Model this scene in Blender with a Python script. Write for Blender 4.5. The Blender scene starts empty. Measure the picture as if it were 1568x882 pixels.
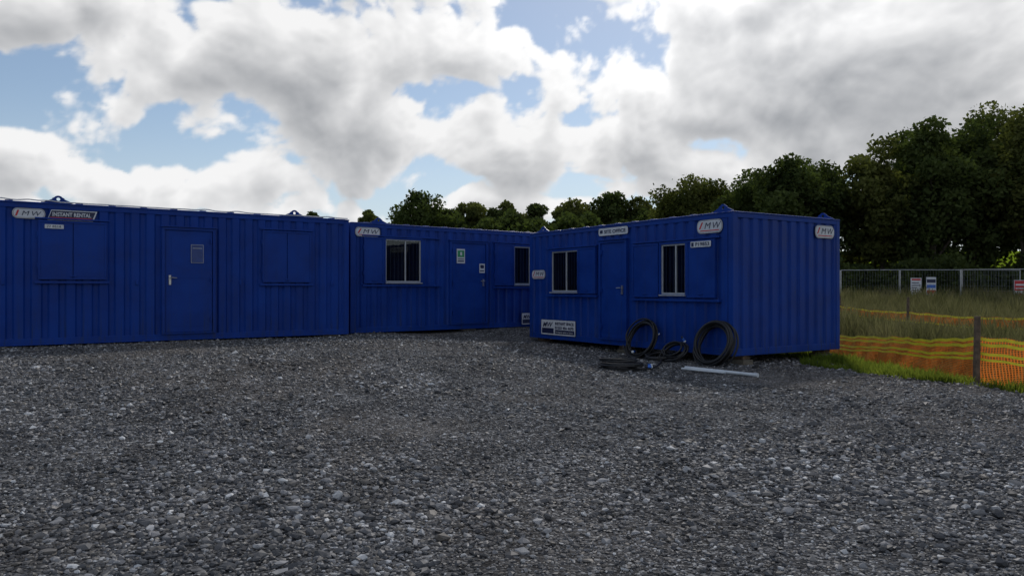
import bpy, bmesh, math, random
import numpy as np
from mathutils import Vector, Matrix
random.seed(7); rng=np.random.default_rng(7)
scene=bpy.context.scene
scene.view_settings.view_transform='Standard'; scene.view_settings.look='None'; scene.view_settings.exposure=0

# ------------------------------------------------------------ helpers
def link(o,parent=None):
    scene.collection.objects.link(o)
    if parent is not None: o.parent=parent
    return o
def empty(name,loc=(0,0,0),rot=(0,0,0),parent=None):
    e=bpy.data.objects.new(name,None); e.empty_display_size=.2
    e.location=loc; e.rotation_euler=rot
    return link(e,parent)
class NT:
    def __init__(s,nt): s.nt=nt
    def n(s,t,**k):
        nd=s.nt.nodes.new(t)
        for a,b in k.items(): setattr(nd,a,b)
        return nd
    def set(s,sock,v):
        if isinstance(v,bpy.types.NodeSocket): s.nt.links.new(v,sock)
        else: sock.default_value=v
    def math(s,op,a,b=None,c=None,clamp=False):
        nd=s.n('ShaderNodeMath',operation=op,use_clamp=clamp)
        s.set(nd.inputs[0],a)
        if b is not None: s.set(nd.inputs[1],b)
        if c is not None: s.set(nd.inputs[2],c)
        return nd.outputs[0]
    def vm(s,op,a,b=None):
        nd=s.n('ShaderNodeVectorMath',operation=op)
        s.set(nd.inputs[0],a)
        if b is not None: s.set(nd.inputs[1],b)
        return nd.outputs['Value'] if op in('LENGTH','DOT_PRODUCT') else nd.outputs[0]
    def mix(s,f,a,b):
        nd=s.n('ShaderNodeMix',data_type='RGBA')
        s.set(nd.inputs[0],f); s.set(nd.inputs[6],a); s.set(nd.inputs[7],b)
        return nd.outputs[2]
    def ss(s,v,a,b,c=0.,d=1.):
        nd=s.n('ShaderNodeMapRange',interpolation_type='SMOOTHSTEP')
        s.set(nd.inputs[0],v); nd.inputs[1].default_value=a; nd.inputs[2].default_value=b
        nd.inputs[3].default_value=c; nd.inputs[4].default_value=d
        return nd.outputs[0]
    def noise(s,v,sc,det=4,ro=.5,dist=0):
        nd=s.n('ShaderNodeTexNoise'); s.set(nd.inputs['Vector'],v)
        nd.inputs['Scale'].default_value=sc; nd.inputs['Detail'].default_value=det
        nd.inputs['Roughness'].default_value=ro; nd.inputs['Distortion'].default_value=dist
        return nd.outputs[0]
def C(r,g,b): return (r,g,b,1)
def newmat(name):
    m=bpy.data.materials.new(name); m.use_nodes=True; m.node_tree.nodes.clear()
    t=NT(m.node_tree); out=t.n('ShaderNodeOutputMaterial')
    return m,t,out
def simple(name,col,rough=.6,metal=0,var=.15,scale=8,bump=0,spec=.5):
    m,t,out=newmat(name)
    tc=t.n('ShaderNodeTexCoord').outputs['Object']
    n=t.noise(tc,scale,2,.6)
    b=t.n('ShaderNodeBsdfPrincipled')
    lo=C(*[c*(1-var) for c in col]); hi=C(*[min(1,c*(1+var)) for c in col])
    t.set(b.inputs['Base Color'],t.mix(t.ss(n,.3,.7),lo,hi))
    b.inputs['Roughness'].default_value=rough; b.inputs['Metallic'].default_value=metal
    b.inputs['Specular IOR Level'].default_value=spec
    if bump:
        bp=t.n('ShaderNodeBump'); bp.inputs['Strength'].default_value=bump; bp.inputs['Distance'].default_value=.01
        t.set(bp.inputs['Height'],t.noise(tc,scale*6,2)); t.set(b.inputs['Normal'],bp.outputs[0])
    t.set(out.inputs[0],b.outputs[0]); return m

# ------------------------------------------------------------ terrain height
def sst(a,b,v):
    t=np.clip((v-a)/(b-a),0,1); return t*t*(3-2*t)
def H(x,y):
    x=np.asarray(x,float); y=np.asarray(y,float)
    xe=x-3*np.clip(y-18.9,0,3)
    pad=sst(3,13,np.hypot(x,y))*sst(0,5,y)*(.12+.33*(1-sst(-4,3,xe)))
    drop=.42*sst(6.8,8.8,x+.10*(y-11))*sst(2,8,y)
    far=sst(24,42,y)
    h=(pad-drop)*(1-far)+.56*far
    h=h+6.2*sst(45,100,y)
    h=h+(.018*np.sin(x*1.3+y*.7)+.014*np.sin(x*.6-y*1.9+1)+.008*np.sin(3.1*x+2)*np.sin(2.7*y))*sst(1,5,y)*.6
    return h
def h1(x,y): return float(H(x,y))

def np_mesh(name,V,F,mats,smooth=False):
    me=bpy.data.meshes.new(name)
    V=np.asarray(V,np.float32).reshape(-1,3); F=np.asarray(F,np.int32); k=F.shape[1]
    me.vertices.add(len(V)); me.vertices.foreach_set('co',V.ravel())
    me.loops.add(F.size); me.loops.foreach_set('vertex_index',F.ravel())
    me.polygons.add(len(F)); me.polygons.foreach_set('loop_start',np.arange(0,F.size,k,dtype=np.int32))
    for m in mats: me.materials.append(m)
    me.update(calc_edges=True)
    if not smooth: me.shade_flat()
    return me

class MB:
    def __init__(s): s.v=[];s.f=[];s.m=[]
    def box(s,x0,x1,y0,y1,z0,z1,m=0):
        b=len(s.v)
        s.v+=[(x0,y0,z0),(x1,y0,z0),(x1,y1,z0),(x0,y1,z0),(x0,y0,z1),(x1,y0,z1),(x1,y1,z1),(x0,y1,z1)]
        for q in [(0,3,2,1),(4,5,6,7),(0,1,5,4),(1,2,6,5),(2,3,7,6),(3,0,4,7)]:
            s.f.append(tuple(b+i for i in q)); s.m.append(m)
    def quad(s,pts,m=0):
        b=len(s.v); s.v+=list(pts); s.f.append(tuple(range(b,b+len(pts)))); s.m.append(m)
    def tube(s,p,q,r0,r1=None,n=8,m=0,cap=True):
        r1=r0 if r1 is None else r1
        p=Vector(p);q=Vector(q);d=(q-p).normalized()
        a=d.orthogonal().normalized(); c=d.cross(a); b=len(s.v)
        for (o,r) in((p,r0),(q,r1)):
            for i in range(n):
                t=2*math.pi*i/n; s.v.append(tuple(o+a*math.cos(t)*r+c*math.sin(t)*r))
        for i in range(n):
            j=(i+1)%n; s.f.append((b+i,b+j,b+n+j,b+n+i)); s.m.append(m)
        if cap:
            s.f.append(tuple(b+i for i in reversed(range(n)))); s.m.append(m)
            s.f.append(tuple(b+n+i for i in range(n))); s.m.append(m)
    def obj(s,name,mats,parent=None,loc=(0,0,0),rot=(0,0,0),bevel=0):
        me=bpy.data.meshes.new(name); me.from_pydata(s.v,[],s.f)
        for m in mats: me.materials.append(m)
        me.polygons.foreach_set('material_index',s.m); me.update()
        o=bpy.data.objects.new(name,me); o.location=loc; o.rotation_euler=rot; link(o,parent)
        if bevel:
            b=o.modifiers.new('b','BEVEL'); b.width=bevel; b.segments=2; b.limit_method='ANGLE'
        return o

# ------------------------------------------------------------ materials
def mat_blue():
    m,t,out=newmat('blue_paint')
    g=t.n('ShaderNodeTexCoord').outputs['Object']
    n=t.noise(g,1.3,3,.6); st=t.n('ShaderNodeMapping'); st.inputs['Scale'].default_value=(14,14,.7)
    t.set(st.inputs[0],g); streak=t.noise(st.outputs[0],1.,3,.6)
    col=t.mix(t.ss(n,.3,.7),C(.0035,.032,.215),C(.006,.046,.285))
    z=t.n('ShaderNodeSeparateXYZ'); t.set(z.inputs[0],g)
    low=t.ss(z.outputs[2],.05,.7,1,0)
    dirt=t.math('MULTIPLY',t.ss(streak,.46,.72),t.math('MULTIPLY_ADD',low,.5,.16))
    col=t.mix(dirt,col,C(.028,.042,.085))
    sp=t.noise(g,28,2,.6); rust=t.math('MULTIPLY',t.ss(sp,.69,.75),.6)
    col=t.mix(rust,col,C(.05,.03,.03))
    b=t.n('ShaderNodeBsdfPrincipled'); t.set(b.inputs['Base Color'],col)
    t.set(b.inputs['Roughness'],t.ss(n,.2,.8,.38,.58)); b.inputs['Specular IOR Level'].default_value=.17
    bp=t.n('ShaderNodeBump'); bp.inputs['Strength'].default_value=.35; bp.inputs['Distance'].default_value=.02
    t.set(bp.inputs['Height'],t.noise(g,3.5,2,.5)); t.set(b.inputs['Normal'],bp.outputs[0])
    t.set(out.inputs[0],b.outputs[0]); return m
BLUE=mat_blue()
NAVY=simple('navy_vinyl',(.01,.015,.06),.5)
WHITE=simple('white_vinyl',(.58,.60,.64),.5,var=.08)
RED=simple('red_vinyl',(.5,.02,.03),.5)
ALU=simple('white_window_frame',(.36,.38,.41),.4,var=.1)
STEEL=simple('galvanised_steel',(.35,.36,.37),.45,metal=.7)
HANDLE=simple('handle_metal',(.45,.45,.45),.3,metal=.8)
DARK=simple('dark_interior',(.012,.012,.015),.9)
BLIND=simple('grey_blind',(.045,.05,.062),.8)
ROOFG=simple('roof_paint',(.03,.06,.25),.35)
EDGEHL=simple('pale_edge_highlight',(.6,.6,.6),.4)  # pale colour for the sunlit glint along the roof edge
RUBBER=simple('black_rubber',(.012,.012,.014),.5,var=.2)
PLUGB=simple('blue_plug',(.02,.12,.5),.4)
PVC=simple('white_plastic_pipe',(.6,.64,.68),.35,var=.05)
CONC=simple('concrete',(.16,.14,.11),.9,var=.3,bump=.4)
WOOD=simple('weathered_wood',(.12,.085,.06),.9,var=.35,scale=15,bump=.4)
PLATE=simple('blue_notice_paper',(.015,.045,.20),.4)
GREEN=simple('green_sign',(.02,.25,.1),.5)
YEL=simple('yellow_tape',(.85,.72,.03),.6,var=.1)
def mat_glass():
    m,t,out=newmat('window_glass')
    a=t.n('ShaderNodeBsdfTransparent'); a.inputs[0].default_value=C(.5,.53,.55)
    g=t.n('ShaderNodeBsdfGlossy'); g.inputs['Roughness'].default_value=.03; g.inputs[0].default_value=C(.9,.9,.9)
    mx=t.n('ShaderNodeMixShader'); mx.inputs[0].default_value=.06
    t.set(mx.inputs[1],a.outputs[0]); t.set(mx.inputs[2],g.outputs[0]); t.set(out.inputs[0],mx.outputs[0]); return m
GLASS=mat_glass()

def gravel_tone(t,p):
    big=t.noise(p,.28,3,.6,.6); mid=t.noise(p,1.3,2,.6,.4)
    return big,mid
def mat_stones():
    m,t,out=newmat('crushed_stone')
    geo=t.n('ShaderNodeNewGeometry'); r=geo.outputs['Random Per Island']; p=geo.outputs['Position']
    cr=t.n('ShaderNodeValToRGB'); t.set(cr.inputs[0],r); e=cr.color_ramp.elements
    e[0].position=0; e[0].color=C(.045,.046,.050); e[1].position=1; e[1].color=C(.58,.59,.60)
    for pos,c in((.30,(.080,.082,.088)),(.55,(.135,.135,.14)),(.66,(.145,.13,.112)),(.82,(.225,.225,.233)),(.94,(.34,.34,.35))):
        x=cr.color_ramp.elements.new(pos); x.color=C(*c)
    big,mid=gravel_tone(t,p)
    col=t.mix(t.math('MULTIPLY',t.ss(big,.45,.72),.45),cr.outputs[0],C(.17,.148,.128))
    mul=t.ss(mid,.3,.7,.74,1.14)
    v=t.vm('SCALE',col); t.set(v.node.inputs['Scale'],mul)
    b=t.n('ShaderNodeBsdfDiffuse'); t.set(b.inputs[0],v); b.inputs['Roughness'].default_value=.3
    g=t.n('ShaderNodeBsdfGlossy'); g.inputs['Roughness'].default_value=.5; g.inputs[0].default_value=C(.8,.8,.82)
    mx=t.n('ShaderNodeMixShader'); mx.inputs[0].default_value=.045
    t.set(mx.inputs[1],b.outputs[0]); t.set(mx.inputs[2],g.outputs[0])
    t.set(out.inputs[0],mx.outputs[0]); return m
STONE=mat_stones()
def mat_ground():
    m,t,out=newmat('ground_gravel_and_grass')
    p=t.n('ShaderNodeNewGeometry').outputs['Position']
    xyz=t.n('ShaderNodeSeparateXYZ'); t.set(xyz.inputs[0],p)
    x,y=xyz.outputs[0],xyz.outputs[1]
    vo=t.n('ShaderNodeTexVoronoi'); t.set(vo.inputs['Vector'],p); vo.inputs['Scale'].default_value=42
    sp=t.n('ShaderNodeSeparateColor'); t.set(sp.inputs[0],vo.outputs['Color'])
    cr=t.n('ShaderNodeValToRGB'); t.set(cr.inputs[0],sp.outputs[0]); e=cr.color_ramp.elements
    e[0].color=C(.036,.037,.04); e[1].color=C(.42,.43,.44)
    for pos,c in((.5,(.085,.086,.09)),(.85,(.175,.175,.18))):
        k=cr.color_ramp.elements.new(pos); k.color=C(*c)
    big,mid=gravel_tone(t,p)
    col=t.mix(t.math('MULTIPLY',t.ss(big,.45,.72),.5),cr.outputs[0],C(.15,.13,.112))
    v=t.vm('SCALE',col); t.set(v.node.inputs['Scale'],t.ss(mid,.3,.7,.68,1.1))
    gn=t.noise(p,.35,4,.65); gf=t.noise(p,14,2,.7)
    gcol=t.mix(t.ss(gn,.35,.65),C(.045,.06,.015),C(.09,.08,.035))
    gcol=t.mix(t.math('MULTIPLY',t.ss(gf,.4,.7),.5),gcol,C(.10,.12,.03))
    hill=t.ss(y,48,60)
    gcol=t.mix(hill,gcol,t.mix(gn,C(.14,.22,.015),C(.21,.28,.02)))  # backlit yellow-green glow put into the hill's grass colour
    edge=t.math('MULTIPLY_ADD',t.math('MAXIMUM',t.math('SUBTRACT',12.6,y),0.),.52,5.7)
    wob=t.math('MULTIPLY',t.math('SUBTRACT',t.noise(p,1.5,4,.65),.5),1.4)
    m1=t.ss(t.math('ADD',t.math('SUBTRACT',x,edge),wob),-.1,.25)
    m2=t.ss(t.math('ADD',y,wob),25,26)
    mask=t.math('MAXIMUM',m1,m2)
    colr=t.mix(mask,v,gcol)
    b=t.n('ShaderNodeBsdfDiffuse'); t.set(b.inputs[0],colr)
    bp=t.n('ShaderNodeBump'); bp.inputs['Strength'].default_value=.9; bp.inputs['Distance'].default_value=.02
    t.set(bp.inputs['Height'],t.math('SUBTRACT',1.,vo.outputs['Distance'])); t.set(b.inputs['Normal'],bp.outputs[0])
    t.set(out.inputs[0],b.outputs[0]); return m
def mat_leaf(name,a,b_,tr=.35,tcol=(.16,.26,.03),ns=.35):
    m,t,out=newmat(name)
    geo=t.n('ShaderNodeNewGeometry'); r=geo.outputs['Random Per Island']
    n=t.noise(geo.outputs['Position'],ns,1,.5)
    f=t.math('ADD',t.math('MULTIPLY',r,.45),t.ss(n,.35,.65,0,.55))
    col=t.mix(f,C(*a),C(*b_))
    d=t.n('ShaderNodeBsdfDiffuse'); t.set(d.inputs[0],col)
    tt=t.n('ShaderNodeBsdfTranslucent'); t.set(tt.inputs[0],t.mix(f,C(*[c*.5 for c in tcol]),C(*tcol)))
    mx=t.n('ShaderNodeMixShader'); mx.inputs[0].default_value=tr
    t.set(mx.inputs[1],d.outputs[0]); t.set(mx.inputs[2],tt.outputs[0]); t.set(out.inputs[0],mx.outputs[0]); return m
LEAF=mat_leaf('dark_foliage',(.030,.042,.018),(.09,.115,.04),.33,(.12,.17,.03))
LEAF2=mat_leaf('mid_foliage',(.045,.056,.02),(.13,.14,.045),.35,(.17,.20,.035))
GRASSM=mat_leaf('rough_grass',(.05,.065,.02),(.26,.22,.12),.35,(.24,.24,.09),1.2)
GRASSL=mat_leaf('fresh_grass',(.06,.10,.02),(.13,.18,.03),.45,(.34,.42,.05),2)
BARK=simple('bark',(.05,.04,.03),.95,var=.3)

# ------------------------------------------------------------ ground
def axis(a,b,st,outs):
    c=list(np.arange(a,b+1e-6,st))
    return np.array([a-o for o in outs][::-1]+c+[b+o for o in outs])
outs=[1,2.5,5,9,15,25,40,70,120,220,420,800]
xs=axis(-24,34,.33,outs); ys=axis(-4,48,.33,outs)
X,Y=np.meshgrid(xs,ys); Z=H(X,Y)
nx,ny=len(xs),len(ys)
def gridF(ny,nx):
    idx=np.arange(nx*ny).reshape(ny,nx)
    return np.stack([idx[:-1,:-1],idx[:-1,1:],idx[1:,1:],idx[1:,:-1]],-1).reshape(-1,4)
me=np_mesh('ground',np.stack([X,Y,Z],-1).reshape(-1,3),gridF(ny,nx),[mat_ground()],smooth=True)
link(bpy.data.objects.new('ground',me))

# gravel stones
def grass_edge(y): return 5.7+np.maximum(0,12.6-y)*.52
ph=(1+5**.5)/2
iv=np.array([(-1,ph,0),(1,ph,0),(-1,-ph,0),(1,-ph,0),(0,-1,ph),(0,1,ph),(0,-1,-ph),(0,1,-ph),(ph,0,-1),(ph,0,1),(-ph,0,-1),(-ph,0,1)],float)
iv/=np.linalg.norm(iv[0])
iF=np.array([(0,11,5),(0,5,1),(0,1,7),(0,7,10),(0,10,11),(1,5,9),(5,11,4),(11,10,2),(10,7,6),(7,1,8),(3,9,4),(3,4,2),(3,2,6),(3,6,8),(3,8,9),(4,9,5),(2,4,11),(6,2,10),(8,6,7),(9,8,1)])
ov=np.array([(1,0,0),(0,1,0),(-1,0,0),(0,-1,0),(.1,0,1),(0,.1,-1)],float)
oF=np.array([(0,1,4),(1,2,4),(2,3,4),(3,0,4),(1,0,5),(2,1,5),(3,2,5),(0,3,5)])
def stones(N,y0,y1,bv,bF,med,pw,sg=.48):
    u=rng.random(N); y=y0+(y1-y0)*u**pw; x=rng.uniform(-1,1,N)*(.74*y+1.2)
    keep=x<grass_edge(y)+rng.normal(0,.25,N); x=x[keep];y=y[keep];N=len(x)
    # stone size drifts in patches (finer dust / coarser heaps)
    patch=1+.28*np.sin(x*.9+1.3*np.sin(y*.7))*np.sin(y*1.1+x*.4)
    s=rng.lognormal(math.log(med),sg,N)*(.85+.04*y)*patch; s=np.clip(s,.005,.038)
    big=rng.random(N)<.0018; s[big]*=1.9
    k=len(bv)
    sc=s[:,None]*np.stack([rng.uniform(.9,1.6,N),rng.uniform(.65,1.1,N),rng.uniform(.4,.8,N)],-1)
    V=bv[None]*(1+rng.uniform(-.3,.3,(N,k,1)))+rng.uniform(-.15,.15,(N,k,3))
    V=V*sc[:,None,:]
    tx=rng.normal(0,.35,N);c,sn=np.cos(tx)[:,None],np.sin(tx)[:,None]
    V=np.stack([V[...,0],V[...,1]*c-V[...,2]*sn,V[...,1]*sn+V[...,2]*c],-1)
    tz=rng.uniform(0,6.283,N);c,sn=np.cos(tz)[:,None],np.sin(tz)[:,None]
    V=np.stack([V[...,0]*c-V[...,1]*sn,V[...,0]*sn+V[...,1]*c,V[...,2]],-1)
    V+=np.stack([x,y,H(x,y)+sc[:,2]*rng.uniform(-.2,.8,N)],-1)[:,None,:]
    return V.reshape(-1,3),(bF[None]+k*np.arange(N)[:,None,None]).reshape(-1,3)
Va,Fa=stones(66000,2.6,7.0,iv,iF,.0094,1.0)
Vb,Fb=stones(112000,6.6,18,ov,oF,.0100,1.15)
link(bpy.data.objects.new('gravel',np_mesh('gravel',np.vstack([Va,Vb]),np.vstack([Fa,Fb+len(Va)]),[STONE])))

# ------------------------------------------------------------ containers
PER=.27; DEP=.036
def corr(mb,a,b,z0,z1,fn):
    bps={a,b}; k=math.floor(a/PER)-1
    prof=[(0,0),(.135,0),(.165,DEP),(.24,DEP),(.27,0)]
    def d(u):
        w=u%PER
        for (p,q),(r,s_) in zip(prof[:-1],prof[1:]):
            if p<=w<=r: return q+(s_-q)*(w-p)/(r-p)
        return 0
    while k*PER<b:
        for p,_ in prof[:-1]:
            u=k*PER+p
            if a<u<b: bps.add(u)
        k+=1
    pts=sorted(bps)
    for u0,u1 in zip(pts[:-1],pts[1:]):
        if u1-u0<1e-5: continue
        mb.quad([fn(u0,d(u0+1e-7),z0),fn(u1,d(u1-1e-7),z0),fn(u1,d(u1-1e-7),z1),fn(u0,d(u0+1e-7),z1)])

def rrect(w,h,r,n=7,sk=0):
    pts=[]
    for cx,cz,a0 in((w-r,h-r,0),(r,h-r,90),(r,r,180),(w-r,r,270)):
        for i in range(n+1):
            a=math.radians(a0+90*i/n); px=cx+r*math.cos(a); pz=cz+r*math.sin(a)
            pts.append((px+sk*pz,pz))
    return pts
def plate(mb,x,z,w,h,r,y,th,m,sk=0):
    p=rrect(w,h,r,sk=sk); n=len(p); b=len(mb.v)
    mb.v+=[(x+a,y,z+c) for a,c in p]+[(x+a,y+th,z+c) for a,c in p]
    mb.f.append(tuple(b+i for i in reversed(range(n)))); mb.m.append(m)
    for i in range(n):
        j=(i+1)%n; mb.f.append((b+i,b+j,b+n+j,b+n+i)); mb.m.append(m)
def text(parent,body,x,z,size,mat,y=-.012,shear=0,w=None,bold=.0,name='lettering'):
    cu=bpy.data.curves.new(name,'FONT'); cu.body=body; cu.size=size; cu.shear=shear; cu.offset=bold
    cu.extrude=.0008; cu.materials.append(mat); cu.resolution_u=3
    o=bpy.data.objects.new(name,cu); link(o,parent); o.location=(x,y,z); o.rotation_euler=(math.pi/2,0,0)
    if w:
        bpy.context.view_layer.update()
        if o.dimensions.x>0: o.scale.x=w/o.dimensions.x
    return o
def logo(parent,x,z,w,h,rot=0,y=-.016,name='logo_sign'):
    e=empty(name,(x,y,z),(0,0,rot),parent)
    mb=MB(); r=h*.42
    plate(mb,0,0,w,h,r,0,.008,1); plate(mb,.008,.008,w-.016,h-.016,r*.92,-.002,.002,0)
    plate(mb,.018,.018,w-.036,h-.036,r*.85,-.004,.002,1); plate(mb,.024,.024,w-.048,h-.048,r*.8,-.006,.002,0)
    mb.quad([(w*.09,-.008,h*.34),(w*.15,-.008,h*.34),(w*.26,-.008,h*.82),(w*.20,-.008,h*.82)],2)
    mb.quad([(w*.14,-.008,h*.17),(w*.86,-.008,h*.17),(w*.88,-.008,h*.24),(w*.15,-.008,h*.24)],2)
    mb.obj('panel',[WHITE,NAVY,RED],e)
    text(e,'M',w*.29,h*.34,h*.64,NAVY,y=-.009,shear=.25,w=w*.25)
    text(e,'W',w*.58,h*.34,h*.64,NAVY,y=-.009,shear=.25,w=w*.31)
    return e
def infoboard(parent,x,z,w,h,y=-.05):
    e=empty('hire_information_sign',(x,y,z),(0,0,0),parent)
    mb=MB(); plate(mb,0,0,w,h,.02,0,.008,1); plate(mb,.008,.008,w-.016,h-.016,.015,-.002,.002,0)
    mb.quad([(w*.03,-.004,h*.1),(w*.38,-.004,h*.1),(w*.38,-.004,h*.45),(w*.03,-.004,h*.45)],1)
    mb.quad([(w*.42,-.004,h*.1),(w*.97,-.004,h*.1),(w*.97,-.004,h*.36),(w*.42,-.004,h*.36)],1)
    mb.obj('panel',[WHITE,NAVY],e)
    text(e,'MW',w*.05,h*.52,h*.45,NAVY,y=-.006,shear=.3,w=w*.3,bold=.003)
    text(e,'INSTANT SPACE',w*.42,h*.68,h*.24,NAVY,y=-.006,w=w*.53,bold=.003)
    text(e,'01233 456 4470',w*.42,h*.42,h*.22,NAVY,y=-.006,w=w*.53,bold=.003)
    text(e,'instant space hire',w*.44,h*.17,h*.16,WHITE,y=-.006,w=w*.48)

def container(name,O,ang,base,L,W,Hh,windows,shutters,doors,lugs):
    root=empty(name,(O[0],O[1],base),(0,0,ang))
    mb=MB(); f=lambda u,d,z:(u,d,z); cur=.08; e=L-.08
    for (a,b,z0,z1) in sorted(windows):
        corr(mb,cur,a,.1,Hh-.1,f); corr(mb,a,b,.1,z0,f); corr(mb,a,b,z1,Hh-.1,f); cur=b
    corr(mb,cur,e,.1,Hh-.1,f)
    corr(mb,.08,L-.08,.1,Hh-.1,lambda u,d,z:(L-u,W-d,z))
    corr(mb,.08,W-.08,.1,Hh-.1,lambda u,d,z:(L-d,u,z))
    corr(mb,.08,W-.08,.1,Hh-.1,lambda u,d,z:(d,W-u,z))
    mb.obj('corrugated_walls',[BLUE],root)
    mb=MB(); p=.012
    for cx in(0,L-.1):
        for cy in(0,W-.1):
            mb.box(cx-(p if cx==0 else 0),cx+.1+(p if cx else 0),cy-(p if cy==0 else 0),cy+.1+(p if cy else 0),0,Hh)
    for z0,z1 in((.0,.13),(Hh-.11,Hh-.002)):
        mb.box(.1,L-.1,-p+.002,.09,z0+.001,z1); mb.box(.1,L-.1,W-.09,W+p-.002,z0+.001,z1)
        mb.box(-p+.002,.09,.1,W-.1,z0+.001,z1); mb.box(L-.09,L+p-.002,.1,W-.1,z0+.001,z1)
    mb.box(.02,L-.02,-.035,-p+.002,.004,.022)
    mb.box(.0,L,-.03,-p+.002,Hh-.022,Hh-.004)
    mb.box(L+p-.002,L+.03,0,W,Hh-.022,Hh-.004)
    mb.box(.1,L-.1,.1,W-.1,.02,.08)
    mb.obj('steel_frame',[BLUE],root,bevel=.006)
    mb=MB(); mb.box(.05,L-.05,.05,W-.05,Hh-.02,Hh+.012)
    k=.4
    while k<L-.3: mb.box(k,k+.12,.08,W-.08,Hh+.012,Hh+.03); k+=.55
    mb.obj('roof',[ROOFG],root,bevel=.005)
    for i,(a,b,z0,z1) in enumerate(windows):
        mb=MB(); t=.045
        for q in((a-t,a,z0-t,z1+t),(b,b+t,z0-t,z1+t)): mb.box(q[0],q[1],-.035,.06,q[2],q[3],0)
        mb.box(a,b,-.035,.06,z1,z1+t,0); mb.box(a,b,-.035,.06,z0-t,z0,0)
        w=.030
        mb.box(a,a+w,-.008,.03,z0,z1,1);mb.box(b-w,b,-.008,.03,z0,z1,1)
        mb.box(a+w,b-w,-.008,.03,z1-w,z1,1);mb.box(a+w,b-w,-.016,.03,z0,z0+w*1.1,1)
        c=(a+b)/2+.06; mb.box(c-.016,c+.016,-.010,.028,z0+w*1.1,z1-w,1)
        mb.box(a-.02,b+.02,-.075,-.036,z0-.03,z0-.008,1)
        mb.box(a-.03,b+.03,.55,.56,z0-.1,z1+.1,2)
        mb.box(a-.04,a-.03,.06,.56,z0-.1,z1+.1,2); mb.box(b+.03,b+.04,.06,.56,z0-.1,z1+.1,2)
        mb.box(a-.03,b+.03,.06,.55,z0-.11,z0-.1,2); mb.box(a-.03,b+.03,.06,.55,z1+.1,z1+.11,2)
        u=a+w+.03
        while u<b-w-.03:
            mb.box(u,u+.018,.05,.068,z0,z1,3); u+=.105
        mb.obj('window_frame_%d'%(i+1),[BLUE,ALU,DARK,BLIND],root,bevel=.003)
        g=MB(); g.quad([(a+w,.012,z0+w),(b-w,.012,z0+w),(b-w,.012,z1-w),(a+w,.012,z1-w)])
        g.obj('window_glass_%d'%(i+1),[GLASS],root)
    for i,(a,b,z0,z1,seam,ledge) in enumerate(shutters):
        mb=MB()
        if seam:
            c=(a+b)/2; mb.box(a,c-.006,-.045,.02,z0,z1); mb.box(c+.006,b,-.045,.02,z0,z1)
        else: mb.box(a,b,-.045,.02,z0,z1)
        r=.035
        for q in((a,b,z1-r,z1),(a,b,z0,z0+r)): mb.box(q[0]+.001,q[1]-.001,-.058,-.0452,q[2]-.001,q[3]-.001)
        for q in((a,a+r),(b-r,b)): mb.box(q[0]+.001,q[1]-.001,-.057,-.0452,z0+r,z1-r-.002)
        if ledge: mb.box(ledge[0],ledge[1],-.06,.02,z0-.075,z0-.03); mb.box(ledge[0],ledge[1],-.05,.02,z1+.02,z1+.05)
        mb.box((a+b)/2-.05,(a+b)/2+.05,-.07,-.058,z0+.05,z0+.08)
        for zz in(z0+.2,z1-.3): mb.tube((a-.012,-.05,zz),(a-.012,-.05,zz+.1),.014,n=8)
        mb.obj('window_shutter_%d'%(i+1),[BLUE],root,bevel=.004)
    for i,(a,b,z0,z1,side) in enumerate(doors):
        mb=MB(); t=.055
        mb.box(a-t,a,-.05,.02,z0-.03,z1+t); mb.box(b,b+t,-.05,.02,z0-.03,z1+t)
        mb.box(a,b,-.05,.02,z1,z1+t); mb.box(a-t-.03,b+t+.03,-.085,-.0,z1+t+.002,z1+t+.022)
        mb.box(a,b,-.06,.02,z0-.03,z0)
        mb.box(a+.008,b-.008,-.022,.02,z0+.006,z1-.008)
        for zz in((z0+.12,z0+.95),(z0+1.08,z1-.14)):
            mb.box(a+.12,b-.12,-.026,-.0222,zz[0],zz[1])
        hx=a+.02 if side=='R' else b-.05
        for zz in(z0+.2,z0+1.0,z1-.25): mb.box(hx,hx+.03,-.06,-.0222,zz,zz+.1)
        mb.obj('door_%d'%(i+1),[BLUE],root,bevel=.004)
        hx=b-.09 if side=='R' else a+.09
        m2=MB(); m2.box(hx-.02,hx+.02,-.05,-.0265,z0+.95,z0+1.14)
        m2.tube((hx,-.05,z0+1.09),(hx,-.1,z0+1.09),.011); s_=-1 if side=='R' else 1
        m2.tube((hx,-.095,z0+1.09),(hx+s_*.12,-.095,z0+1.085),.011); m2.tube((hx,-.05,z0+.98),(hx,-.062,z0+.98),.014)
        m2.obj('door_handle_%d'%(i+1),[HANDLE],root)
    for i,(u,v) in enumerate(lugs):
        mb=MB(); n=24; out=[];inn=[]
        for k in range(n):
            a=2*math.pi*k/n; c_,s_=math.cos(a),math.sin(a)
            inn.append((u+.03*c_,.085+.03*s_))
            if s_<0:
                kx=min(.085/max(1e-6,-s_),.24/max(1e-6,abs(c_)) ); ox,oz=c_*kx,s_*kx
            else:
                ox,oz=c_*.075,s_*.065
                if s_<.35 : ox=c_*.1
            out.append((u+ox,.085+oz))
        for yy in(v-.01,v+.01):
            for k in range(n):
                j=(k+1)%n; mb.quad([(out[k][0],yy,Hh+out[k][1]),(out[j][0],yy,Hh+out[j][1]),(inn[j][0],yy,Hh+inn[j][1]),(inn[k][0],yy,Hh+inn[k][1])])
        for k in range(n):
            j=(k+1)%n
            for s_ in(out,inn): mb.quad([(s_[k][0],v-.01,Hh+s_[k][1]),(s_[j][0],v-.01,Hh+s_[j][1]),(s_[j][0],v+.01,Hh+s_[j][1]),(s_[k][0],v+.01,Hh+s_[k][1])])
        mb.obj('lifting_lug_%d'%(i+1),[BLUE],root)
    return root

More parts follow.
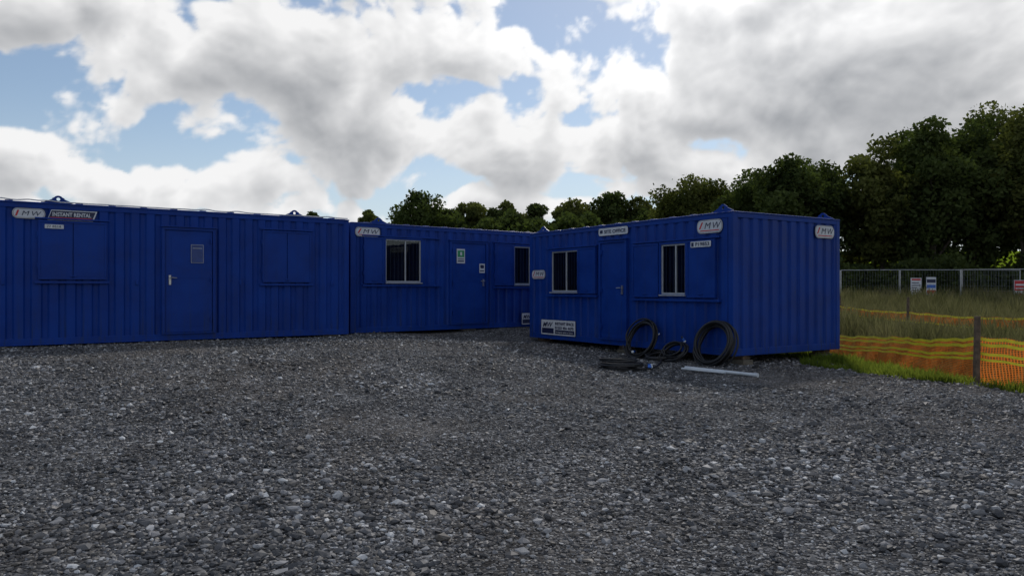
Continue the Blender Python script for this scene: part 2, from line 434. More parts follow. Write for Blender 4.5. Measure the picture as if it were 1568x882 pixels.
# ---- left store container
aA=math.atan2(.568,.822)
A=container('blue_storage_container',(-9.37,13.04),aA,.48,6.86,3.0,2.6,[],
  [(.9,2.0,1.2,2.28,True,(.85,2.05)),(4.92,5.98,1.17,2.27,True,(4.87,6.03))],
  [(3.02,3.92,.16,2.2,'L')],[(1.22,.06),(5.64,.06),(1.22,2.9),(5.64,2.9)])
e=empty('hire_company_sign',(.50,-.016,2.29),(0,0,0),A)
mb=MB(); plate(mb,0,0,.52,.2,.09,0,.008,1); plate(mb,.01,.01,.5,.18,.08,-.002,.002,0); plate(mb,.02,.02,.48,.16,.07,-.004,.002,1); plate(mb,.026,.026,.468,.148,.065,-.006,.002,0)
plate(mb,.54,.0,.74,.19,.012,0,.008,0,sk=.35); plate(mb,.556,.016,.706,.158,.01,-.002,.002,1,sk=.35)
mb.quad([(.575,-.006,.025),(1.25,-.006,.025),(1.262,-.006,.055),(.587,-.006,.055)],2)
mb.quad([(.05,-.008,.05),(.08,-.008,.05),(.115,-.008,.155),(.085,-.008,.155)],2)
mb.obj('panel',[WHITE,NAVY,RED],e); text(e,'M',.14,.06,.12,NAVY,y=-.009,shear=.25,w=.12); text(e,'W',.28,.06,.12,NAVY,y=-.009,shear=.25,w=.15)
text(e,'INSTANT RENTAL',.62,.075,.1,WHITE,y=-.006,w=.62,bold=.003)
mb=MB(); plate(mb,1.0,2.13,.3,.075,.01,-.07,.006,0); mb.obj('number_plate',[WHITE],A)
text(A,'77 8514',1.03,2.148,.06,NAVY,y=-.074,w=.22)
mb=MB(); plate(mb,3.5,1.55,.24,.37,.01,-.046,.006,0); plate(mb,3.508,1.558,.224,.354,.008,-.049,.002,1); plate(mb,3.53,1.84,.18,.012,.003,-.051,.001,0); mb.obj('notice_holder',[ALU,PLATE],A)
for i,u in enumerate((.35,2.5,4.45,6.45)): 
    mb=MB(); mb.box(u,u+.05,-.03,0,1.1,1.2); mb.obj('vent_cover_%d'%i,[BLUE],A,bevel=.01)
cu=bpy.data.curves.new('roof_edge_highlight','CURVE'); cu.dimensions='3D'; cu.bevel_depth=.011; cu.materials.append(EDGEHL)  # thin pale strand added to imitate the sunlit, wet roof edge
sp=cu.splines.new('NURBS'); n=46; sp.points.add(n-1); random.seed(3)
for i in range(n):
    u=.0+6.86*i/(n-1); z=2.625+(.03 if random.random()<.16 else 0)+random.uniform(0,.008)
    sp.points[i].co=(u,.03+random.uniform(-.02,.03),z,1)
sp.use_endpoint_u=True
link(bpy.data.objects.new('roof_edge_highlight',cu),A)

# ---- middle container
aB=math.atan2(.609,.793)
B=container('blue_welfare_cabin',(-3.77,17.4),aB,.47,6.86,3.0,2.6,[(.9,1.88,1.2,2.24),(4.82,5.80,1.16,2.2)],
  [(.32,.84,1.17,2.27,False,(.28,2.45)),(4.15,4.76,1.13,2.25,False,(4.1,5.9)),],
  [(2.78,3.86,.16,2.22,'R')],[(.75,.06),(5.9,.06),(.75,2.9),(5.9,2.9)])
logo(B,.1,2.27,.66,.23)
mb=MB(); plate(mb,2.93,1.70,.25,.37,.005,-.046,.006,0); plate(mb,2.955,1.86,.2,.17,.003,-.048,.0015,1)
mb.quad([(3.03,-.0505,1.9),(3.09,-.0505,1.9),(3.09,-.0505,1.99),(3.03,-.0505,1.99)],0)
mb.quad([(2.96,-.048,1.74),(3.15,-.048,1.74),(3.15,-.048,1.77),(2.96,-.048,1.77)],2); mb.quad([(2.96,-.048,1.8),(3.15,-.048,1.8),(3.15,-.048,1.82),(2.96,-.048,1.82)],2)
mb.obj('door_notice',[WHITE,GREEN,NAVY],B)
mb=MB(); plate(mb,3.64,1.46,.17,.24,.005,-.046,.006,0); plate(mb,3.665,1.58,.12,.09,.03,-.048,.0015,1); mb.quad([(3.66,-.048,1.5),(3.79,-.048,1.5),(3.79,-.048,1.53),(3.66,-.048,1.53)],1); mb.obj('small_door_notice',[WHITE,NAVY],B)
infoboard(B,5.05,.06,.9,.32)

# ---- site office
Cc=container('blue_site_office_cabin',(.46,18.76),math.atan2(-.8426,.5386),.30,6.48,3.12,2.6,[(.95,1.97,1.14,2.1),(4.68,5.34,1.10,2.08)],
  [(2.02,2.64,1.1,2.14,False,(.75,2.68)),(3.87,4.62,1.04,2.12,False,(3.84,6.2)),(5.4,6.1,1.04,2.12,False,None)],
  [(2.82,3.62,.14,2.2,'R')],[(6.2,.06),(.5,.06),(6.2,3.0),(.5,3.0)])
logo(Cc,5.63,2.23,.63,.26); logo(Cc,.10,1.45,.58,.23,name='small_logo_sign')
logo(Cc,6.48+.018,2.2,.62,.26,rot=math.pi/2,y=2.32)
e=empty('site_office_sign',(2.72,-.016,2.36),(0,0,0),Cc)
mb=MB(); plate(mb,0,0,.98,.18,.05,0,.008,1); plate(mb,.01,.01,.96,.16,.045,-.002,.002,0)
plate(mb,.05,.06,.1,.07,.01,-.004,.001,1); mb.obj('panel',[WHITE,NAVY],e)
text(e,'SITE OFFICE',.2,.055,.1,NAVY,y=-.005,w=.7,bold=.003)
mb=MB(); plate(mb,5.52,1.985,.5,.11,.02,-.07,.006,0); mb.quad([(5.54,-.072,2.0),(5.6,-.072,2.0),(5.6,-.072,2.075),(5.54,-.072,2.075)],1); mb.obj('number_plate',[WHITE,NAVY],Cc)
text(Cc,'P19853',5.64,2.01,.09,NAVY,y=-.073,w=.34,bold=.002)
infoboard(Cc,.52,.1,1.38,.37,y=-.025)
mb=MB()
for (u,v) in((.1,.1),(3.2,.1),(6.1,.3),(.1,2.75),(3.2,2.75),(6.08,2.72)):
    mb.box(u,u+.36,v,v+.26,-.22,-.085,0); mb.box(u+.04,u+.32,v+.03,v+.22,-.085,-.002,1)
mb.obj('support_blocks',[CONC,WOOD],Cc,bevel=.012)
for P_ in (A,B):
    mb=MB()
    for u in(.1,3.2,6.3):
        for v in(.05,2.7): mb.box(u,u+.4,v,v+.25,-.12,-.002,0)
    mb.obj('support_blocks',[CONC],P_,bevel=.01)

# ------------------------------------------------------------ hoses / cables
def coil(name,center,R,turns,axis_v,flat,r=.016,jit=.05,seed=1,tail=None,squash=1):
    rd=random.Random(seed)
    e=empty(name,center)
    ax=Vector(axis_v).normalized(); up=Vector((0,0,1)) if not flat else Vector((1,0,0))
    a=ax.cross(up).normalized(); b=a.cross(ax).normalized()
    cu=bpy.data.curves.new('coiled_hose','CURVE'); cu.dimensions='3D'; cu.bevel_depth=r; cu.materials.append(RUBBER); cu.bevel_resolution=2
    sp=cu.splines.new('NURBS'); pts=[]; per=14
    for k in range(int(turns*per)):
        if k%per==0: rr=R*(1+rd.uniform(-jit*2,jit)); off=Vector((rd.uniform(-1,1),rd.uniform(-1,1),rd.uniform(-1,.3)))*R*jit
        th=2*math.pi*k/per
        q=a*math.cos(th)*rr+b*math.sin(th)*rr*squash+ax*((k/(turns*per)-.5)*r*turns*(.9)+rd.uniform(-.4,.4)*r)+off
        pts.append(q)
    if tail: pts+= [Vector(t)-Vector(center) for t in tail]
    sp.points.add(len(pts)-1)
    for i,q in enumerate(pts): sp.points[i].co=(*q,1)
    sp.use_endpoint_u=True; sp.order_u=4
    link(bpy.data.objects.new('coiled_hose',cu),e)
    return e
def plug(parent,loc,d):
    loc=Vector(loc);d=Vector(d).normalized(); mb=MB()
    mb.tube(loc,loc+d*.06,.02,.02,12,0); mb.tube(loc+d*.06,loc+d*.08,.026,.026,12,1); mb.tube(loc-d*.05,loc,.014,.02,12,2)
    mb.obj('plug',[PLUGB,PVC,RUBBER],parent,bevel=.003)
nrm=Vector((-.843,-.539,0)); ux=Vector((.5386,-.8426,0))
def fp(s,off,z): 
    p=Vector((3.95,13.3,0))-ux*s+nrm*off; return Vector((p.x,p.y,h1(p.x,p.y)+z))
g=fp(.25,.22,.40)
c1=coil('water_hose_coil',g,.41,11,nrm+Vector((0,0,.35)),False,r=.017,seed=2,jit=.075)
g=fp(2.15,.24,.38)
c2=coil('water_hose_coil',g,.40,8,nrm+Vector((0,0,.4)),False,r=.016,seed=5,jit=.075); plug(c2,(.28,-.2,.15),(.4,-.3,-.5)); plug(c2,(-.2,-.45,-.22),(-.5,-.6,0))
g=fp(1.15,.32,.20)
c3=coil('black_cable_coil',g,.29,8,nrm+Vector((0,0,.9)),False,r=.016,seed=9,jit=.14,squash=.75); plug(c3,(.15,-.1,.24),(.3,-.2,-.5))
g=fp(1.5,.35,.10); c4=coil('black_cable_coil',g,.30,6,nrm*.3+Vector((.1,0,1.1)),False,r=.016,seed=19,jit=.14)
cx,cy=1.85,12.8
c5=coil('electric_cable_coil',(cx,cy,h1(cx,cy)+.10),.38,9,(0,.05,1),True,r=.018,seed=11,jit=.13,squash=.85,
  tail=[(cx+.2,cy-.45,h1(cx,cy)+.03),(cx+.5,cy-.3,h1(cx,cy)+.03),(cx+.7,cy+.2,h1(cx,cy)+.03),(cx+.9,cy+.9,h1(cx,cy)+.03),(cx+1.0,cy+1.4,h1(cx,cy)+.05)])
plug(c5,(.42,-.35,-.03),(1,-.1,0)); plug(c5,(.46,-.1,-.03),(.8,.3,0))
pe=empty('white_plastic_pipe')
mb=MB()
def zz(x,y,r): return h1(x,y)+r+.012
mb.tube((2.98,12.8,zz(2.98,12.8,.026)),(3.80,11.65,zz(3.8,11.65,.026)),.026,n=14)
mb.tube((2.90,12.72,zz(2.9,12.72,.02)),(3.45,12.05,zz(3.45,12.05,.02)),.018,n=12)
mb.tube((3.79,11.66,zz(3.8,11.65,.026)),(3.83,11.6,zz(3.8,11.65,.026)),.033,n=14)
mb.obj('pipe_lengths',[PVC],pe)

# ------------------------------------------------------------ orange fences
def mat_net():
    m,t,out=newmat('orange_mesh')
    uv=t.n('ShaderNodeUVMap'); uv.uv_map='UVMap'
    s_=t.n('ShaderNodeSeparateXYZ'); t.set(s_.inputs[0],uv.outputs[0])
    fx=t.math('FRACT',t.math('MULTIPLY',s_.outputs[0],27.)); fz=t.math('FRACT',t.math('MULTIPLY',s_.outputs[1],38.))
    hole=t.math('MULTIPLY',t.math('GREATER_THAN',fx,.34),t.math('GREATER_THAN',fz,.32))
    d=t.n('ShaderNodeBsdfDiffuse'); d.inputs[0].default_value=C(.72,.17,.04)
    tl=t.n('ShaderNodeBsdfTranslucent'); tl.inputs[0].default_value=C(.85,.24,.04)
    mx=t.n('ShaderNodeMixShader'); mx.inputs[0].default_value=.5; t.set(mx.inputs[1],d.outputs[0]); t.set(mx.inputs[2],tl.outputs[0])
    tr=t.n('ShaderNodeBsdfTransparent'); m2=t.n('ShaderNodeMixShader'); t.set(m2.inputs[0],hole)
    t.set(m2.inputs[1],mx.outputs[0]); t.set(m2.inputs[2],tr.outputs[0]); t.set(out.inputs[0],m2.outputs[0]); return m
NET=mat_net()
def net_fence(name,pts,tapes,posts,postz,hgt=None,seed=1):
    e=empty(name)
    P=[]
    for (a,b) in zip(pts[:-1],pts[1:]):
        n=max(4,int(math.hypot(b[0]-a[0],b[1]-a[1])/.18))
        for i in range(n):
            k=i/n; sag=.06*math.sin(math.pi*k)+.02*math.sin(k*23)*math.sin(k*9)
            P.append((a[0]+(b[0]-a[0])*k,a[1]+(b[1]-a[1])*k,a[2]+(b[2]-a[2])*k-sag))
    P.append(pts[-1])
    rows=8; V=[];UV=[];F=[];d=0; W_=[]
    for i,p in enumerate(P):
        if i: d+=math.hypot(p[0]-P[i-1][0],p[1]-P[i-1][1])
        zb=h1(p[0],p[1])+.01 if hgt is None else p[2]-hgt
        def wv(k,d=d): return .035*math.sin(d*2.3+k*3)*k+.02*math.sin(d*7.1+k*6)
        W_.append(wv)
        for r in range(rows+1):
            k=r/rows; z=p[2]+(zb-p[2])*k; w=wv(k)
            V.append((p[0]+w,p[1]+w*.5,z)); UV.append((d,z))
    for i in range(len(P)-1):
        for r in range(rows):
            a=i*(rows+1)+r; F.append((a,a+rows+1,a+rows+2,a+1))
    me=bpy.data.meshes.new('net'); me.from_pydata(V,[],F); me.materials.append(NET)
    ul=me.uv_layers.new(name='UVMap')
    for l in me.loops: ul.data[l.index].uv=UV[l.vertex_index]
    link(bpy.data.objects.new('net',me),e)
    mb=MB()
    for off,th in tapes:
        pr=None
        for i,p in enumerate(P):
            zb=h1(p[0],p[1]) if hgt is None else p[2]-hgt
            w=W_[min(i,len(W_)-1)](off)
            z=p[2]-(p[2]-zb)*off+.008*math.sin(i*.35+off*9)
            q=(p[0]+w-.02,p[1]+w*.5-.012,z)
            if pr: mb.quad([(pr[0],pr[1],pr[2]-th/2),(q[0],q[1],q[2]-th/2),(q[0],q[1],q[2]+th/2),(pr[0],pr[1],pr[2]+th/2)])
            pr=q
    mb.obj('yellow_tape',[YEL],e)
    mb=MB()
    for (x,y) in posts:
        zb=h1(x,y); mb.tube((x,y,zb-.1),(x+.02,y,postz),.05,.042,10)
    mb.obj('posts',[WOOD],e,bevel=.005)
net_fence('orange_barrier_fence',[(9.0,26,.75),(7.7,18.5,.45),(7.2,14,.62),(6.93,11.1,.80),(8.3,9.9,.82),(11,8.0,.8)],
   [(.03,.045),(.15,.045),(.36,.04),(.48,.035)],[(6.87,11.02),(8.25,9.83),(7.7,18.5),(9,26),(11,8)],1.1)
net_fence('orange_barrier_fence',[(14,38,1.0),(13.2,30,.85),(12.8,24,.78),(12.6,18,.82),(14,10,.8)],[(.1,.05),(.9,.05)],[(13.2,30),(12.75,24),(12.6,18)],1.25,hgt=.32,seed=4)

# ------------------------------------------------------------ temporary metal fence
e=empty('metal_mesh_fence'); 
mb=MB(); 
fl=[(12+3.5*i,43+.15*(i%2)) for i in range(6)]
pan=[(a,b) for a,b in zip(fl[:-1],fl[1:])]
q=[(25.3,42.0),(28.5,40.2),(31.7,38.6),(35,37.2)]
pan+=list(zip(q[:-1],q[1:]))
for (a,b) in pan:
    za,zb=h1(*a),h1(*b); top=2.0
    A3=Vector((a[0],a[1],za+.05)); B3=Vector((b[0]-.06,b[1],zb+.05)); U=Vector((0,0,top))
    mb.tube(A3,A3+U,.035); mb.tube(B3,B3+U,.035); mb.tube(A3+U,B3+U,.03); mb.tube(A3+Vector((0,0,.15)),B3+Vector((0,0,.15)),.025)
    for k in range(1,22):
        pz=A3.lerp(B3,k/22); mb.tube(pz+Vector((0,0,.15)),pz+U,.003,n=3,cap=False)
    for zq in(.5,.8,1.1,1.4,1.7): mb.tube(A3+Vector((0,0,zq)),B3+Vector((0,0,zq)),.003,n=3,cap=False)
    mb.box(a[0]-.35,a[0]+.35,a[1]-.12,a[1]+.12,za,za+.14,1)
mb.obj('panels',[STEEL,CONC],e)
def board(name,x,y,z0,w,h,kind):
    e=empty(name,(x,y,z0)); mb=MB(); mb.box(0,w,0,.02,0,h,0)
    if kind=='text':
        for k in range(8): mb.box(.05,w-.05-.1*(k%3),-.006,-.001,h*(.08+.1*k),h*(.08+.1*k)+.045,1)
        mb.box(.05,w-.05,-.006,-.001,h*.9,h*.97,2)
    elif kind=='multi':
        for k,c in enumerate((3,0,2,4,1)): mb.box(.03,w-.03,-.006,-.001,h*(.02+.195*k),h*(.02+.195*k)+h*.12,c)
    else:
        mb.box(.02,w-.02,-.006,-.001,h*.62,h*.98,2); mb.box(.08,w-.08,-.009,-.006,h*.68,h*.72,0); mb.box(.08,w-.08,-.009,-.006,h*.8,h*.86,0)
        mb.tube((w/2,-.008,h*.38),(w/2,-.001,h*.38),w*.32,n=20,m=2); mb.tube((w/2,-.011,h*.38),(w/2,-.0085,h*.38),w*.2,n=20,m=0)
        mb.box(.05,w-.05,-.006,-.001,h*.06,h*.12,1)
    mb.obj('board',[WHITE,NAVY,RED,YEL,PLUGB,GREEN],e)
board('site_notice_sign',22.95,42.85,.75,.62,1.4,'text')
board('safety_notice_sign',23.85,42.85,.6,.56,1.6,'multi')
board('warning_sign',27.35,40.55,.5,.66,1.5,'warn')

# ------------------------------------------------------------ foliage
def rand_rot_quads(P,size,rng):
    n=len(P); a=rng.normal(size=(n,3)); a/=np.linalg.norm(a,axis=1)[:,None]
    b=rng.normal(size=(n,3)); b-=a*np.sum(a*b,1)[:,None]; b/=np.linalg.norm(b,axis=1)[:,None]
    s=size*rng.uniform(.5,1.4,n)[:,None]
    V=np.stack([P-a*s,P+b*s*.6,P+a*s,P-b*s*.6],1)
    return V.reshape(-1,3)
def tree(name,x,y,zt,R,n,leaf,zc,mat=LEAF,seed=0,K=30):
    r=np.random.default_rng(seed); g=h1(x,y); hgt=zt-g
    zb=zc; cz=(zb+zt)/2; rz=(zt-zb)/2
    u=r.normal(size=(K,3)); u/=np.linalg.norm(u,axis=1)[:,None]
    rad=r.uniform(.15,.82,K)**.6
    Cn=u*rad[:,None]*np.array([R,R,rz])*.88+np.array([x,y,cz]); 
    cr=R*r.uniform(.18,.40,K)
    lim=(zt-Cn[:,2])/.85; cr=np.minimum(cr,np.maximum(lim,.2*R))
    Cn=np.vstack([Cn,[[x,y,zt-.3*R]],[[x,y,cz]]]); cr=np.append(cr,[.33*R,.6*R]); K+=2
    w=cr**2; w/=w.sum(); ci=r.choice(K,n,p=w)
    d=r.normal(size=(n,3)); d/=np.linalg.norm(d,axis=1)[:,None]; d[:,2]*=.85
    rr=cr[ci]*(r.uniform(.15,1.0,n)**.5)*(1+.12*np.sin(d[:,0]*9+ci)*np.sin(d[:,2]*8+ci*2))
    P=Cn[ci]+d*rr[:,None]
    o=r.random(n)<.05; P[o]+=d[o]*(cr[ci][o]*r.uniform(.05,.3,o.sum()))[:,None]
    P[:,2]=np.maximum(P[:,2],g+.3)
    V=rand_rot_quads(P,leaf,r); F=np.arange(len(V)).reshape(-1,4)
    root=empty(name,(0,0,0))
    link(bpy.data.objects.new('leaves',np_mesh('leaves',V,F,[mat])),root)
    mb=MB(); tr=.026*hgt
    top=Vector((x+r.uniform(-.3,.3),y,cz+rz*.3)); mid=Vector((x+r.uniform(-.2,.2),y,(g+zb)/2+.6))
    mb.tube((x,y,g-.2),mid,tr,tr*.8,9); mb.tube(mid,top,tr*.8,tr*.25,8)
    for k in range(9):
        t0=mid.lerp(top,r.uniform(.05,.8)); t1=Vector(Cn[r.integers(K)]); mb.tube(t0,t1,tr*.32,tr*.06,6)
    mb.obj('trunk_and_limbs',[BARK],root)
big=[(15.8,66,11.8,4.2,1.0),(18.6,50,10.6,3.3,.8),(21.8,52,10.5,3.6,2.6),(25.0,50,11.9,3.4,1.2),(27.3,48.5,12.8,3.5,.9),(31.0,50,12.8,3.8,1.5),
     (33.2,48,13.4,3.6,2.5),(36.0,47.5,13.6,4.0,1.2),(40.5,48,14.8,4.4,1.0),(46,49,14.5,4.5,1.0),(29.5,56,13.7,4.6,1.4),(22.5,59,12.2,4.4,2.6),(37,58,16.2,5.0,2.2),(18.5,58,11.0,3.8,1.2),(34,54,14.3,4.2,2.0)]
for i,(x,y,zt,R,bs) in enumerate(big):
    tree('broadleaf_tree',x,y,zt,R,17000,.155,h1(x,y)+bs,mat=LEAF if i%3 else LEAF2,seed=100+i,K=38)
far=[(-24.2,90,10.9,1.9),(-17,88,10.9,1.9),(-9.4,75,11.6,3.8),(-11.8,79,9.4,2.4),(-7.0,78,10.0,2.4),(-4.2,80,11.0,2.9),(-1.9,79,10.2,2.4),(-.6,80,11.0,2.6),(2.4,80,10.7,2.8),(6.6,80,11.4,3.2),
     (10.4,80,12.0,3.3),(13.6,80,11.6,3.0),(17.0,80,11.7,3.1),(20.6,80,11.9,3.3),(23.6,78,11.7,3.1),(1.5,90,10.8,3.5),(-7,92,10.6,3.2),(8,92,11.4,3.5),(15,92,11.8,3.5),(25,88,12.4,4),(-47,64,9.9,2.4)]
for i,(x,y,zt,R) in enumerate(far):
    tree('field_tree',x,y,zt,R,7500,.19,h1(x,y)+.4,mat=LEAF2 if i%2 else LEAF,seed=300+i,K=22)
def shrub(name,x0,x1,y0,dy,zlo,zhi,n,leaf,mat,seed):
    r=np.random.default_rng(seed); x=r.uniform(x0,x1,n); y=y0+r.normal(0,dy,n)
    top=zlo+(zhi-zlo)*(.5+.3*np.sin(x*.9+seed)+.2*np.sin(x*2.3+1.7))
    z=H(x,y)+top*r.uniform(0,1,n)**.7
    V=rand_rot_quads(np.stack([x,y,z],-1),leaf,r); F=np.arange(len(V)).reshape(-1,4)
    link(bpy.data.objects.new(name,np_mesh(name,V,F,[mat])))
shrub('hedge',9,54,46.3,.9,1.5,3.3,44000,.14,LEAF,3)
shrub('distant_hedge',-12,19,77,1.5,3.6,5.4,26000,.24,LEAF,8)
shrub('undergrowth',16,50,54,1.5,.8,3.3,22000,.2,LEAF2,5)

def grass(name,x,y,hh,wd,mat,r):
    n=len(x); z=H(x,y)-.02; a=r.uniform(0,6.283,n); hh=hh*r.uniform(.45,1.25,n); lean=hh*r.uniform(.05,.5,n); la=r.uniform(0,6.283,n)
    dx,dy=np.cos(a)*wd,np.sin(a)*wd; lx,ly=np.cos(la)*lean,np.sin(la)*lean
    B=np.stack([x,y,z],-1)
    v0=B+np.stack([-dx,-dy,0*x],-1); v1=B+np.stack([dx,dy,0*x],-1)
    m=np.stack([lx*.35,ly*.35,hh*.6],-1)
    v2=v1*1+m-np.stack([dx,dy,0*x],-1)*.3; v3=v0+m+np.stack([dx,dy,0*x],-1)*.3
    tip=B+np.stack([lx,ly,hh],-1)
    V=np.stack([v0,v1,v2,v3,tip],1).reshape(-1,3); k=5*np.arange(n)[:,None]
    F=np.vstack([k+np.array([0,1,2]),k+np.array([0,2,3]),k+np.array([3,2,4])])
    link(bpy.data.objects.new(name,np_mesh(name,V,F,[mat])))
r=np.random.default_rng(55)
n=80000; yy=12+32*r.random(n)**1.2; xx=7.6+.04*(yy-11)+r.random(n)*(.50*yy+4)
xx=xx+.28*np.sin(xx*7+yy*2)*np.cos(yy*5); yy=yy+.28*np.sin(yy*6-xx*3)
pt=(np.sin(xx*1.1+yy*.7)+np.sin(xx*.5-yy*1.3)+.8*np.sin(xx*3.1+yy))*.5
hgt=np.clip(.78+.3*pt,.25,1.3)*sst(7.4,9.0,xx)
grass('tall_grass',xx,yy,hgt+.1,.020,GRASSM,r)
n=30000; yy=r.uniform(8.2,16.5,n); xx=grass_edge(yy)+np.abs(r.normal(0,.8,n))-.2+.15*np.sin(yy*3.1)
k=(np.sin(xx*5+1)+np.sin(yy*6.3)+r.normal(0,.6,n))>-.3; xx,yy=xx[k],yy[k]
grass('short_grass',xx,yy,.06+.09*r.random(len(xx))**2+.05*(np.sin(xx*3.3)*np.sin(yy*4.1)>.2),.008,GRASSL,r)

# ------------------------------------------------------------ sky: world + cloud dome
SUN_EL=math.radians(40); SUN_AZ=math.radians(16)
sd=Vector((math.sin(SUN_AZ)*math.cos(SUN_EL),math.cos(SUN_AZ)*math.cos(SUN_EL),math.sin(SUN_EL)))
w=bpy.data.worlds.new('World'); scene.world=w; w.use_nodes=True; w.node_tree.nodes.clear()
t=NT(w.node_tree); out=t.n('ShaderNodeOutputWorld'); bg=t.n('ShaderNodeBackground')
sky=t.n('ShaderNodeTexSky',sky_type='NISHITA'); sky.sun_disc=False; sky.sun_elevation=SUN_EL; sky.sun_rotation=SUN_AZ
sky.air_density=1.0; sky.dust_density=.4; sky.ozone_density=1.5
t.set(bg.inputs[0],sky.outputs[0]); bg.inputs[1].default_value=.09; t.set(out.inputs[0],bg.outputs[0])

pr=np.random.default_rng(99); perm=pr.permutation(256); perm=np.concatenate([perm,perm,perm])
gr=pr.normal(size=(256,3)).astype(np.float32); gr/=np.linalg.norm(gr,axis=1)[:,None]
def perlin(P):
    i=np.floor(P).astype(int); f=(P-i).astype(np.float32); i&=255; u=f*f*f*(f*(f*6-15)+10); res=0
    for dx in(0,1):
        for dy in(0,1):
            for dz in(0,1):
                h=perm[perm[perm[(i[:,0]+dx)&255]+((i[:,1]+dy)&255)]+((i[:,2]+dz)&255)]
                g=gr[h]; v=g[:,0]*(f[:,0]-dx)+g[:,1]*(f[:,1]-dy)+g[:,2]*(f[:,2]-dz)
                res=res+v*(u[:,0] if dx else 1-u[:,0])*(u[:,1] if dy else 1-u[:,1])*(u[:,2] if dz else 1-u[:,2])
    return res
def fbm(P,sc,o,ro=.5,bil=False):
    s=0;a=1;tot=0
    for k in range(o):
        v=perlin(P*sc+17.3*k); s=s+a*(np.abs(v)*2-.5 if bil else v*1.6); tot+=a; a*=ro; sc*=2.07
    return s/tot
def dirn(px,py):
    v=np.array([(px-784)/1140,1,(443-py)/1140]); l=np.linalg.norm(v); return v/l,l
blobs=[(60,10,270,90,1.),(190,120,110,80,.8),(270,130,200,115,1.1),(430,110,170,130,1.25),(550,205,200,90,1.25),(640,70,170,85,1.15),(700,190,130,75,1.1),(840,105,90,50,.85),(800,225,120,60,1.),
 (50,235,170,60,1.1),(250,275,190,50,1.1),(420,285,90,40,.8),(490,305,50,40,.7),
 (980,110,100,60,1.),(960,225,150,65,1.1),(1060,275,190,60,1.1),(1240,120,260,150,1.6),(1180,20,240,100,1.2),(1430,150,180,120,1.3),(1540,60,90,60,.7),(1290,240,200,70,1.1),(1530,190,130,70,1.),
 (150,330,320,35,.9),(700,325,400,24,.6),(1100,310,300,35,.9),(560,-70,420,60,.7),(1200,-260,600,230,1.1),(100,-230,420,160,1.)]
def density(Dv,o=7):
    P=Dv*np.array([1,1,1.35])
    wx=np.stack([perlin(Dv*5+3),perlin(Dv*5+31),perlin(Dv*5+71)],-1)*np.array([.11,.11,.07])
    Q=Dv+wx; acc=np.full(len(Dv),-3.)
    for (px,py,rx,ry,wt) in blobs:
        c,l=dirn(px,py); s=np.array([rx,rx,ry])/1140/l
        v=(1.17-np.linalg.norm((Q-c)/s,axis=1))*wt
        k=.2; h=np.clip(.5+.5*(acc-v)/k,0,1); acc=v*(1-h)+acc*h+k*h*(1-h)
    gl=perlin(Dv*1.7+9)*2.4+.15-4*sst(.1,.6,Dv[:,1]); acc=np.maximum(acc,gl)
    D=acc*.95+fbm(P,5.5,o,.50)*1.05+fbm(P+wx*.6,12.,max(2,o-2),.48,True)*1.0
    return D
az=np.radians(np.concatenate([np.arange(-180,-56,2.),np.arange(-56,-40,.4),np.arange(-40,40,.12),np.arange(40,56.01,.4),np.arange(58,181,2.)]))
el=np.radians(np.concatenate([[-3,-1],np.arange(0,24,.12),np.arange(24,36,.6),np.arange(36,90.1,2.)]))
AZ,EL=np.meshgrid(az,el); DV=np.stack([np.sin(AZ)*np.cos(EL),np.cos(AZ)*np.cos(EL),np.sin(EL)],-1).reshape(-1,3)
D1=density(DV,7); m=sst(-.02,.24,D1)
sdn=np.array(sd); opt=np.zeros(len(DV)); rel=0
tv=sdn-DV*np.sum(DV*sdn,1)[:,None]; tv/=np.maximum(np.linalg.norm(tv,axis=1)[:,None],1e-6)
tv=tv*.5+np.array([0,0,.5])
for j,(st,wt) in enumerate(((.010,.9),(.024,.9),(.05,.8),(.09,.7))):
    q=DV+tv*st; q/=np.linalg.norm(q,axis=1)[:,None]
    dq=density(q,(6,5,4,4)[j]); opt+=wt*np.clip(dq,0,1.1)
    if j<2: rel=rel+np.clip((D1-dq)*(.9,.9)[j],-.5,.5)
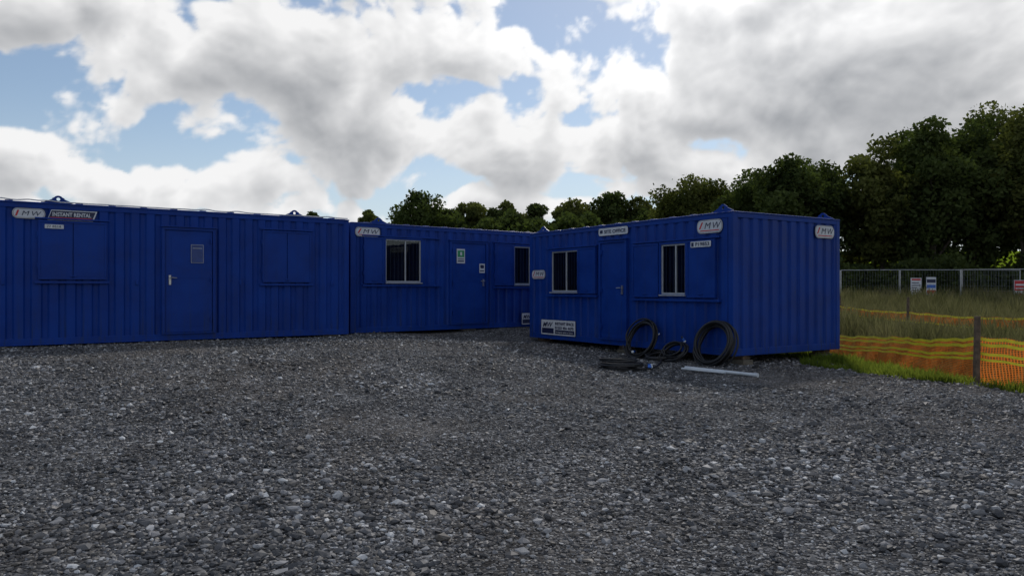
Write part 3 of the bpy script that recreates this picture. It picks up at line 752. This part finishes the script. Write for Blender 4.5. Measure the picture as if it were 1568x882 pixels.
T_=np.exp(-.80*opt)*.65+.35*np.exp(-1.2*np.clip(D1,0,2))
T_=np.clip((T_-.03)/.55,0,1)**.7+.34*rel
T_=np.clip(T_,0,1.1)
near=sst(.84,1.,DV@sdn)
white=np.array([.86,.86,.865])[None]*(1+.4*near)[:,None]; grey=np.array([.31,.325,.35])[None]*(1+.35*near)[:,None]
col=grey+(white-grey)*T_[:,None]
hz=.55*(1-sst(0.,.24,DV[:,2]))+.08; hzc=np.array([.55,.63,.73])
al=1-(1-m)*(1-hz); col=(col*m[:,None]+hzc*((1-m)*hz)[:,None])/np.maximum(al,1e-4)[:,None]
al=al*sst(math.radians(7),math.radians(13),np.arccos(np.clip(DV@sdn,-1,1)))
me=np_mesh('sky',DV*2500,gridF(len(el),len(az)),[],smooth=True)
ca=me.color_attributes.new('cloud','FLOAT_COLOR','POINT')
ca.data.foreach_set('color',np.concatenate([col,al[:,None]],1).astype(np.float32).ravel())
m_,t,out=newmat('cloud_layer'); at=t.n('ShaderNodeAttribute'); at.attribute_name='cloud'
em=t.n('ShaderNodeEmission'); t.set(em.inputs[0],at.outputs['Color']); tr=t.n('ShaderNodeBsdfTransparent')
mx=t.n('ShaderNodeMixShader'); t.set(mx.inputs[0],at.outputs['Alpha']); t.set(mx.inputs[1],tr.outputs[0]); t.set(mx.inputs[2],em.outputs[0]); t.set(out.inputs[0],mx.outputs[0])
m_.cycles.emission_sampling='NONE'
me.materials.append(m_); link(bpy.data.objects.new('sky',me))

sun=bpy.data.lights.new('sun','SUN'); sun.energy=2.0; sun.angle=math.radians(4); sun.color=(1,.95,.87)
so=link(bpy.data.objects.new('sun',sun)); so.rotation_euler=(-sd).to_track_quat('-Z','Y').to_euler(); so.location=(0,0,30)

# ------------------------------------------------------------ camera
cam=bpy.data.cameras.new('camera'); cam.lens=36*1140/1568; cam.sensor_width=36; cam.clip_end=6000; cam.clip_start=.1
co=link(bpy.data.objects.new('camera',cam)); co.location=(0,0,1.5); co.rotation_euler=(math.radians(90.1),0,0)
scene.camera=co
